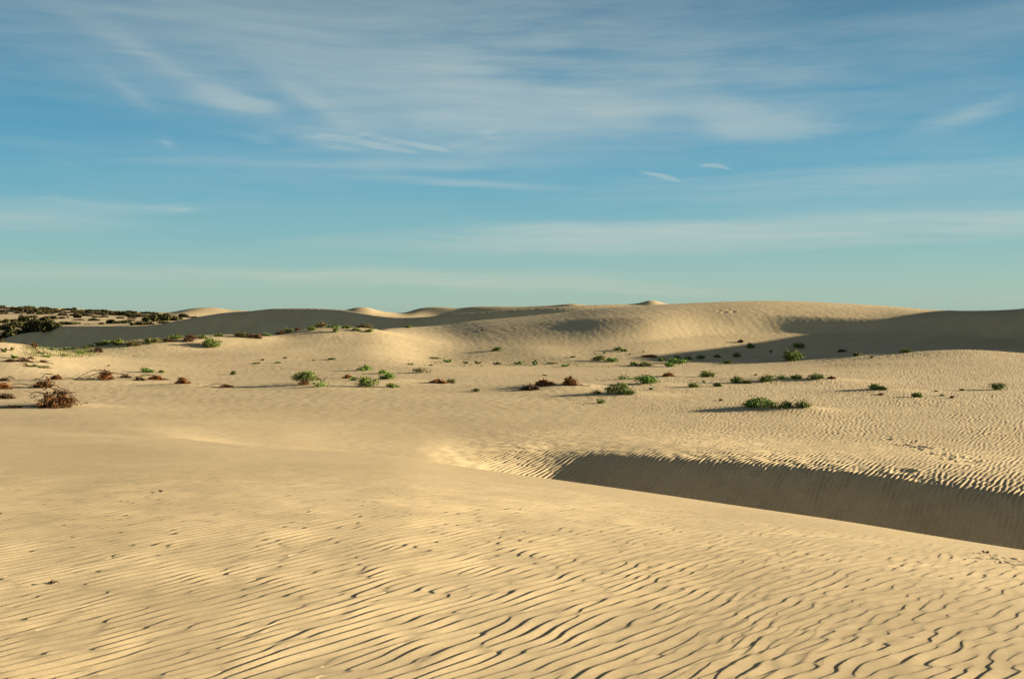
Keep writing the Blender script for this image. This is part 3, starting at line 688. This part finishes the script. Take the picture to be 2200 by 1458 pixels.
# ---- strip of plants along the foot of the brown dune face
ST = [
 (933, 771, 30, 4, 'olive', 'thin green mat where the strip at the dune foot begins'), (961, 778, 24, 8, 'fresh', 'green tuft near the left end of the strip at the dune foot'),
 (1002, 781, 16, 5, 'olive', 'low olive tuft second along the strip at the dune foot'), (1026, 782, 22, 8, 'olive', 'rounded olive tuft third along the strip at the dune foot'),
 (1067, 783, 28, 6, 'olive', 'wide low tuft in the middle of the strip at the dune foot'), (1115, 783, 28, 8, 'fresh', 'light green tuft just left of the yellow one at the dune foot'),
 (1148, 784, 21, 13, 'straw', 'tallest tuft, yellow-green, in the strip at the dune foot'), (1184, 782, 34, 4, 'olive', 'flat tuft right of the yellow tallest one at the dune foot'),
 (1214, 788, 26, 7, 'fresh', 'last green tuft at the right end of the strip at the dune foot'),
]
for px, py, w, h, m, lab in ST: tuft(px, py, w, h, m, lab, 'tufts along the foot of the dune face', name='tuft')
# ---- hummock ridge, middle left
HB = [
 (669, 710, 19, 9, 'deep', 'dark green bush left of the orange one on the ridge top'), (688, 703, 26, 9, 'tawny', 'orange-brown bush on the highest hummock of the ridge'),
 (716, 704, 30, 5, 'straw', 'yellowish low scrub right of the orange bush on the ridge top'), (721, 714, 13, 8, 'deep', 'small green bush just below the yellowish scrub on the ridge'),
 (744, 706, 20, 5, 'deep', 'flat dark green bush between the two highest hummocks'), (786, 704, 34, 9, 'tawny', 'rust-orange bush on the rightmost hummock of the ridge'),
 (766, 711, 14, 5, 'deep', 'small dark green bush at the left of the rightmost hummock'), (794, 713, 16, 6, 'deep', 'small dark green bush under the rust-orange bush at right'),
 (879, 704, 14, 4, 'deep', 'tiny dark bush on the crest line right of the last hummock'), (604, 719, 18, 8, 'dusk', 'dark brown bush left of a green one midway along the ridge'),
 (620, 714, 22, 7, 'deep', 'green bush right of the dark brown one midway along the ridge'), (638, 710, 11, 5, 'dusk', 'tiny dark bush between the green bush and the highest hummock'),
 (519, 724, 34, 10, 'tawny', 'golden-brown bush on a pale hummock left of the ridge middle'), (551, 727, 28, 9, 'dusk', 'dark brown-green bush right of the golden-brown one'),
 (571, 722, 24, 5, 'straw', 'thin yellow-green scrub right of the dark brown-green bush'), (410, 734, 28, 13, 'dusk', 'tall dark brown-olive bush on the ridge above the lush green one'),
 (360, 733, 30, 6, 'tawny', 'low brownish scrub strip between two green ridge bushes'), (327, 738, 32, 10, 'olive', 'olive green mound bush on the left part of the ridge'),
 (375, 727, 30, 7, 'deep', 'dark green mat on the crest behind the brownish strip'), (435, 727, 18, 6, 'deep', 'small green bush right of the tall brown-olive one'),
 (470, 723, 18, 6, 'deep', 'flat dark green bush on the crest behind the lush green bush'), (252, 740, 25, 11, 'deep', 'dark rounded bush in shade at the left end of the ridge'),
 (220, 742, 28, 8, 'deep', 'long dark bush in shade left of the rounded shaded bush'), (285, 743, 36, 8, 'tawny', 'reddish straw-coloured scrub on pale sand left on the ridge'),
 (212, 756, 16, 8, 'dusk', 'small red-brown bush at the right end of the yellow scrub flat'), (75, 748, 15, 11, 'dusk', 'round dark brown bush sticking up against the grey dune'),
 (192, 746, 22, 4, 'deep', 'flat dark bush on the rim behind the yellow scrub flat'), (1, 722, 20, 5, 'scrub', 'black-green bush at the left edge on the grey dune'),
]
for px, py, w, h, m, lab in HB: green_bush(px, py, w, h, m, lab, 'bushes along the hummock ridge', name='bush', dmax=(150 if px < 10 else 125))
SC = [
 (172, 760, 32, 8, 'fresh', 'yellow-green scrub tuft near the right of the scrub flat'), (198, 757, 18, 6, 'olive', 'olive scrub tuft beside the small red-brown bush'),
 (100, 768, 24, 7, 'deep', 'dark green tuft at the front left of the scrub flat'), (90, 760, 26, 6, 'olive', 'olive tuft at the left end of the scrub flat'),
 (138, 764, 20, 5, 'olive', 'olive tuft in the middle of the scrub flat'), (112, 752, 30, 5, 'straw', 'straw-coloured tuft along the back of the scrub flat'),
 (150, 750, 36, 5, 'straw', 'pale dry tuft along the rim of the scrub flat'), (9, 756, 15, 11, 'olive', 'green tuft highest on the sand knoll at the left edge'),
 (26, 754, 12, 8, 'olive', 'small green tuft right of the highest one on the left knoll'), (30, 770, 18, 9, 'fresh', 'green tuft above the bare dead branches on the left knoll'),
 (85, 789, 50, 4, 'olive', 'flat green mat at the foot of the left knoll'), (62, 788, 20, 4, 'olive', 'short green mat left end at the knoll foot'),
]
for px, py, w, h, m, lab in SC: tuft(px, py, w, h, m, lab, 'tufts on the scrub flat and knoll', name='tuft')
# ---- dead shrubs
DS = [
 (124, 872, 104, 40, 'amber', 'largest dead shrub, amber leaves hanging over bare sand, front left', dict(lean=-.35, leafy=1.5, trails=[[(-30, 36), (-8, 46), (14, 38), (24, 24), (46, 14)], [(6, 30), (26, 32), (34, 22), (52, 6)], [(-20, 28), (-52, 30), (-58, 22)]])),
 (90, 833, 44, 24, 'amber', 'orange-brown dead shrub behind the largest one, twigs trailing left', dict(lean=.4, leafy=1.0, trails=[[(-10, 6), (-40, 8), (-70, 6)], [(-10, 3), (-45, 2), (-76, 3)], [(0, -2), (-30, -6), (-70, -5)]])),
 (120, 815, 26, 13, 'rust', 'small rounded brown dead shrub with thin arching twigs at its left', dict(lean=.4, trails=[[(-6, 12), (-22, 13), (-30, 6), (-50, 0), (-90, 0)], [(10, -1), (40, -3), (70, -2)]])),
 (8, 836, 36, 18, 'rust', 'reddish dead shrub cut off by the left edge, upper one', dict(lean=.2)),
 (12, 856, 54, 15, 'dusk', 'dark dead shrub cut off by the left edge, lower one', dict(lean=.1, leafy=.7)),
 (8, 818, 26, 9, 'dusk', 'thin bare twigs at the left edge above the reddish dead shrub', dict(leafy=.1, trails=[[(0, 2), (14, 8), (24, 4)]])),
 (228, 816, 42, 25, 'rust', 'tall tangled dead shrub with long grey branches sweeping left', dict(lean=.0, leafy=1.1, trails=[[(0, 18), (-26, 12), (-50, 4), (-66, 2)], [(0, 14), (-24, 6), (-44, 0), (-66, 1)], [(-2, 22), (-30, 20), (-62, 4)], [(6, 16), (26, 14), (44, 13), (58, 2)], [(-6, 2), (-60, 0), (-90, 3)]])),
 (270, 812, 34, 8, 'dusk', 'low bare branch shrub between the tall tangled one and the next', dict(leafy=.15, trails=[[(0, 6), (14, 0), (30, 5), (50, 8)]])),
 (300, 817, 26, 8, 'dusk', 'small flat dark dead shrub right of the tall tangled one', dict()),
 (336, 816, 36, 12, 'rust', 'red-brown dead shrub arching over a pale sand hump', dict(trails=[[(-2, 10), (-24, 12), (-44, 4)], [(10, 3), (26, 2)]])),
 (392, 824, 36, 15, 'rust', 'rightmost full dead shrub of the left row, brown and drooping', dict(lean=-.25, trails=[[(6, -2), (22, -4), (36, -4)]])),
 (484, 832, 32, 8, 'rust', 'thin dead shrub with two bare loops, isolated on open sand', dict(lean=.5, leafy=.5, trails=[[(0, 7), (-24, 7), (-48, 3)], [(0, 0), (-20, -1), (-40, 0)]])),
 (50, 777, 44, 8, 'dusk', 'bare crooked dead branches on the slope of the left knoll', dict(leafy=.1, trails=[[(-24, 8), (0, 8), (10, 2), (18, -8), (26, -12)], [(-20, 0), (4, 0), (16, -8)]])),
 (19, 777, 22, 7, 'dusk', 'dark clump of dead twigs left on the knoll', dict(leafy=.6)),
 (92, 779, 16, 6, 'dusk', 'small forked dead twig right of the knoll', dict(leafy=0.1, trails=[[(0, 0), (6, 4), (12, 6)], [(4, 0), (26, -4)]])),
 (67, 771, 14, 5, 'rust', 'tiny reddish dead twigs on the knoll crest line', dict(leafy=.5)),
 (28, 875, 46, 4, 'dusk', 'flat scattering of dead twigs left of the largest dead shrub', dict(leafy=.3, low=1)),
 (1168, 828, 44, 18, 'rust', 'broad brown dead shrub humped over sand, left of the pair at centre right', dict(lean=.0, leafy=1.4, trails=[[(0, 10), (18, 4), (30, -2)], [(0, 4), (20, -3), (36, -4)]])),
 (1140, 837, 46, 12, 'dusk', 'darker flat dead shrub in front of the broad brown humped one', dict(leafy=1.2)),
 (1226, 827, 38, 23, 'rust', 'peaked red-brown dead shrub, right of the pair at centre right', dict(lean=-.05, leafy=1.3, trails=[[(4, 10), (18, 4), (28, 1)], [(20, 1), (42, -3)]])),
 (942, 823, 44, 10, 'rust', 'low rusty dead shrub left of a small dull green bush', dict(trails=[[(-10, 3), (-30, 1), (-42, 0)], [(24, 4), (36, 1)]])),
 (747, 813, 28, 9, 'rust', 'low red-brown dead shrub behind the largest green bush left of centre', dict(trails=[[(0, 2), (-20, -2)], [(10, 2), (34, -4)]])),
 (678, 816, 18, 7, 'rust', 'small rusty dead clump at the right of the stalked green bush', dict(trails=[[(0, 2), (16, -2), (26, 6)]])),
 (822, 814, 16, 8, 'dusk', 'dark dead twigs at the left foot of the bright green low bush', dict(leafy=.5)),
 (1437, 808, 28, 10, 'rust', 'small brown dead shrub below the shadowed floor', dict(trails=[[(0, 4), (14, 0)]])),
 (1787, 814, 14, 6, 'rust', 'pale brown dead tuft at the far right of the long sand hummock', dict()),
]
for px, py, w, h, m, lab, kw in DS: dead_shrub(px, py, w, h, m, lab, 'dead brown shrubs' , **kw)
# ---- tiny plants and debris
TN = [
 (713, 773, 26, 5, 'olive', 'flat dark green mat on the smooth slope above the cluster'), (598, 780, 17, 4, 'fresh', 'small flat green mat far left on the smooth slope'),
 (882, 784, 17, 4, 'olive', 'small flat olive mat near the brow of the lit mound'), (925, 786, 8, 3, 'dusk', 'dark speck of a twig right of the flat olive mat'),
 (1400, 837, 10, 4, 'straw', 'pale straw tuft right of the vivid leafy bush'), (1513, 822, 8, 5, 'straw', 'tiny pale tuft between the two round green bushes'),
 (1549, 861, 9, 5, 'olive', 'tiny olive tuft left of the nearest sand mound'), (2066, 839, 13, 5, 'deep', 'small dark tuft inside the long shadow at right'),
 (2012, 841, 8, 4, 'deep', 'tiny green tuft at the tip of the long shadow at right'), (2023, 851, 12, 4, 'deep', 'flat green tuft in front of the long shadow at right'),
 (2043, 855, 9, 6, 'dusk', 'tiny dark upright tuft at the end of the near shadow streak'), (1892, 849, 22, 4, 'dusk', 'flat dark mat below the low green bush at right'),
 (1875, 769, 10, 4, 'dusk', 'brown speck right of the flat grey-green bush'), (1657, 757, 8, 5, 'dusk', 'small brown tuft left of the largest shaded bush'),
 (1624, 806, 9, 4, 'dusk', 'tiny brown tuft above the wedge-shaped bush'), (1036, 711, 8, 3, 'dusk', 'dark speck on the upper brown dune face'),
 (1232, 768, 16, 4, 'deep', 'dark flat tuft where the brown face meets the floor'), (1298, 760, 8, 6, 'deep', 'tiny dark tuft behind the wide olive bush'),
 (1382, 757, 6, 3, 'deep', 'dark dot of a plant above the low dark strip'), (1353, 762, 5, 3, 'dusk', 'brown dot of a plant left of the low dark strip'),
 (54, 784, 8, 3, 'dusk', 'dark twig speck under the left knoll'), (564, 774, 8, 4, 'dusk', 'dark twig leftmost on the smooth slope'),
 (612, 770, 9, 3, 'dusk', 'dark twig above the small flat green mat'), (552, 781, 22, 3, 'olive', 'faint olive sprinkle leftmost on the smooth slope'),
 (675, 775, 12, 3, 'olive', 'faint olive sprinkle left of the flat dark green mat'), (1170, 807, 10, 3, 'dusk', 'tiny dark twig between the two dead shrubs at centre right'),
]
for px, py, w, h, m, lab in TN: tuft(px, py, w, h, m, lab, 'tiny plants and twigs', name='sprig', cat='sprig')
# little debris on the near dune
def debris(px, py, w, lab, k):
    r = gen(); x, y, i, j = loc_of(px, py); s_ = w * y / F
    vs = []; fs = []
    for q in range(k):
        a = r.uniform(0, 6.28); b = np.array([r.normal(0, .15 * s_), r.normal(0, .1 * s_), .006])
        e = b + np.array([math.cos(a), math.sin(a), r.uniform(.0, .35)]) * s_ * r.uniform(.3, .6)
        c = curve(b, e, .15 * s_, r, 4, .05); tube(vs, fs, c, .11 * s_, .05 * s_, 5)
    o = tube_obj('debris', vs, fs, MATS['bark']); o.location = (x, y, float(Z[i, j]))
    o['label'] = lab; o['category'] = 'debris'
debris(346, 1057, 12, 'small dark curled leaf lying on the near dune at left', 3)
debris(2, 1105, 10, 'dark scrap at the left edge of the near dune', 3)
debris(112, 1254, 20, 'brown scrap half buried among the near ripples at left', 3)
debris(185, 867, 9, 'small dark leaf right of the largest dead shrub', 3)
debris(2117, 1189, 18, 'black scrap on the near dune crest at right', 3)
debris(232, 786, 12, 'short upright dead stick above the tall tangled shrub', 2)

# ---- shrubs on the far hill
HS = [
 (52, 693, 20, 17, 'scrub', 'tall rounded dark shrub standing up on the hill slope at left'), (75, 710, 56, 22, 'scrub', 'big black-green thicket in the hollow, left half'),
 (108, 708, 50, 18, 'scrub', 'big black-green thicket in the hollow, right half'), (98, 690, 26, 12, 'scrub', 'mid-sized shrub just above the big thicket'),
 (112, 686, 22, 8, 'scrub', 'low shrub right of the one above the big thicket'), (70, 683, 26, 6, 'scrub', 'flat shrub on the slope behind the tall rounded one'),
 (8, 694, 22, 9, 'scrub', 'dark shrub at the left edge halfway down the hill'), (32, 692, 26, 7, 'scrubbrown', 'brownish flat shrub left of the tall rounded one'),
 (14, 706, 50, 11, 'scrub', 'wide shrub belt at the left edge low on the hill'), (28, 720, 46, 14, 'scrub', 'bright-topped green shrub lowest at the left edge'),
 (4, 728, 20, 10, 'scrub', 'dark shrub at the left edge beside the grey dune'), (101, 708, 24, 9, 'olive', 'lighter green shrub at the rim of the grey dune'),
 (42, 703, 44, 13, 'scrub', 'dense shrub joining the left edge belt to the thicket'), (132, 685, 13, 5, 'scrubbrown', 'small brown shrub on bare sand midway up the hill'),
 (145, 683, 6, 3, 'scrubbrown', 'tiny brown dot shrub on bare sand midway up the hill'), (166, 683, 19, 10, 'scrubbrown', 'peaked brown shrub on the hill slope'),
 (170, 688, 24, 3, 'scrub', 'thin flat shrub strip under the peaked brown one'), (201, 689, 28, 5, 'scrub', 'flat shrub strip right of the peaked brown one'),
 (236, 695, 22, 10, 'scrub', 'dome shrub above the lit rim of the grey dune'), (218, 697, 11, 5, 'scrubbrown', 'small brown shrub left of the dome shrub'),
 (150, 697, 40, 7, 'scrub', 'long low shrub on the left shoulder of the grey dune'), (263, 695, 40, 7, 'scrub', 'low wide shrub right of the dome shrub'),
 (188, 697, 12, 2, 'scrubbrown', 'thin brown strip on the grey dune shoulder'), (266, 678, 26, 10, 'scrub', 'rounded dark shrub below the ridge band'),
 (297, 680, 23, 8, 'scrubbrown', 'brownish shrub right of the rounded dark one'), (219, 676, 20, 6, 'scrub', 'small green shrub hanging below the ridge band'),
 (350, 689, 58, 16, 'scrub', 'largest shrub mass on the right slope of the hill'), (322, 691, 40, 12, 'scrub', 'shrub joined to the left of the largest mass'),
 (395, 682, 25, 9, 'scrubbrown', 'last brown rounded shrub before the pale dune'), (415, 683, 20, 4, 'scrub', 'thin dark shrub tail at the pale dune foot'),
 (305, 698, 44, 9, 'scrub', 'wide low shrub on the rim of the grey dune'), (350, 695, 26, 5, 'scrub', 'small flat shrub below the largest mass'),
 (376, 687, 34, 7, 'scrub', 'low shrub right of the largest mass'), (280, 690, 20, 5, 'scrubbrown', 'small flat brown shrub above the wide low one'),
]
for px, py, w, h, m, lab in HS: scrub(px, py, w, h, lab, 'shrubs on the far hill', mat=m)
r_ = random.Random(9)
ORD = 'first second third fourth fifth sixth seventh eighth ninth tenth eleventh twelfth thirteenth fourteenth fifteenth sixteenth seventeenth eighteenth nineteenth twentieth'.split()
ORD += ['twenty-' + o_ for o_ in ORD[:9]] + ['thirtieth']
for row, (n_, dy0, where) in enumerate([(30, 4, "on the far hill's skyline"), (30, 9, "in the second row below the far hill's skyline"), (14, 14, "in the lowest row of the far hill's crown")]):
    for q in range(n_):
        px = (q + r_.uniform(.1, .9)) / n_ * 345
        yr = float(np.interp(px, [0, 100, 225, 345], [659, 662, 667, 673])) + dy0 + r_.uniform(-1.5, 2.0)
        w = r_.uniform(13, 30); h = r_.uniform(3.5, 7.5)
        col = ('scrub', 'scrub', 'scrubbrown')[r_.randrange(3)]
        scrub(px, yr, w, h, ('dark' if col == 'scrub' else 'brownish') + ' shrub, ' + ORD[q] + ' from the left ' + where, 'shrubs crowning the far hill', mat=col, dmin=250)

# ---- uncountable ground cover
def cover(name, label, mat, pts, ls, zmax=.10):
    r = gen(); P = []
    for (x, y) in pts: P.append((x, y, height(x, y) + abs(r.normal(0, zmax * .5)) + .01))
    o = quads_obj(name, leafs(np.array(P), ls, r, .8, .5), MATS[mat]); o['kind'] = 'stuff'; o['label'] = label; o['category'] = 'ground cover'
def scatter(n, pxs, pys, r, dmax=125, patch=1.0):
    out = []
    while len(out) < n:
        a = r.uniform(*pxs); b = r.uniform(*pys); x, y, i, j = loc_of(a, b, 0, dmax)
        for q in range(r.randint(3, 12)): out.append((x + r.gauss(0, .28 * patch), y + r.gauss(0, .5 * patch)))
    return out
r_ = random.Random(31)
cover('ground_cover', 'thin green and straw ground cover along the foot of the dune face', 'olive', scatter(900, (925, 1245), (770, 788), r_), .08)
cover('ground_cover', 'yellow-green ground cover on the scrub flat at left', 'olive', scatter(2600, (55, 212), (746, 768), r_), .085, .12)
cover('ground_cover', 'dry straw litter on the scrub flat at left', 'straw', scatter(900, (50, 330), (740, 768), r_), .075, .07)
cover('ground_cover', 'sparse sprinkle of small plants on the shadowed floor', 'deep', scatter(260, (1240, 1640), (750, 790), r_), .10)
cover('ground_cover', 'sparse sprinkle of twigs and seedlings on the smooth slope', 'olive', scatter(240, (540, 950), (768, 800), r_, patch=1.6), .07, .05)
cover('ground_cover', 'dry twig litter between the dead shrubs at left', 'dusk', scatter(200, (0, 520), (795, 870), r_, patch=2.0), .06, .04)
cover('ground_cover', 'seedlings and twig litter among the bushes on the flat', 'dusk', scatter(300, (1000, 2150), (795, 880), r_, patch=1.2), .06, .04)
cover('ground_cover', 'orange and straw scrub litter on the hummock ridge', 'straw', scatter(900, (280, 820), (700, 738), r_), .075, .07)
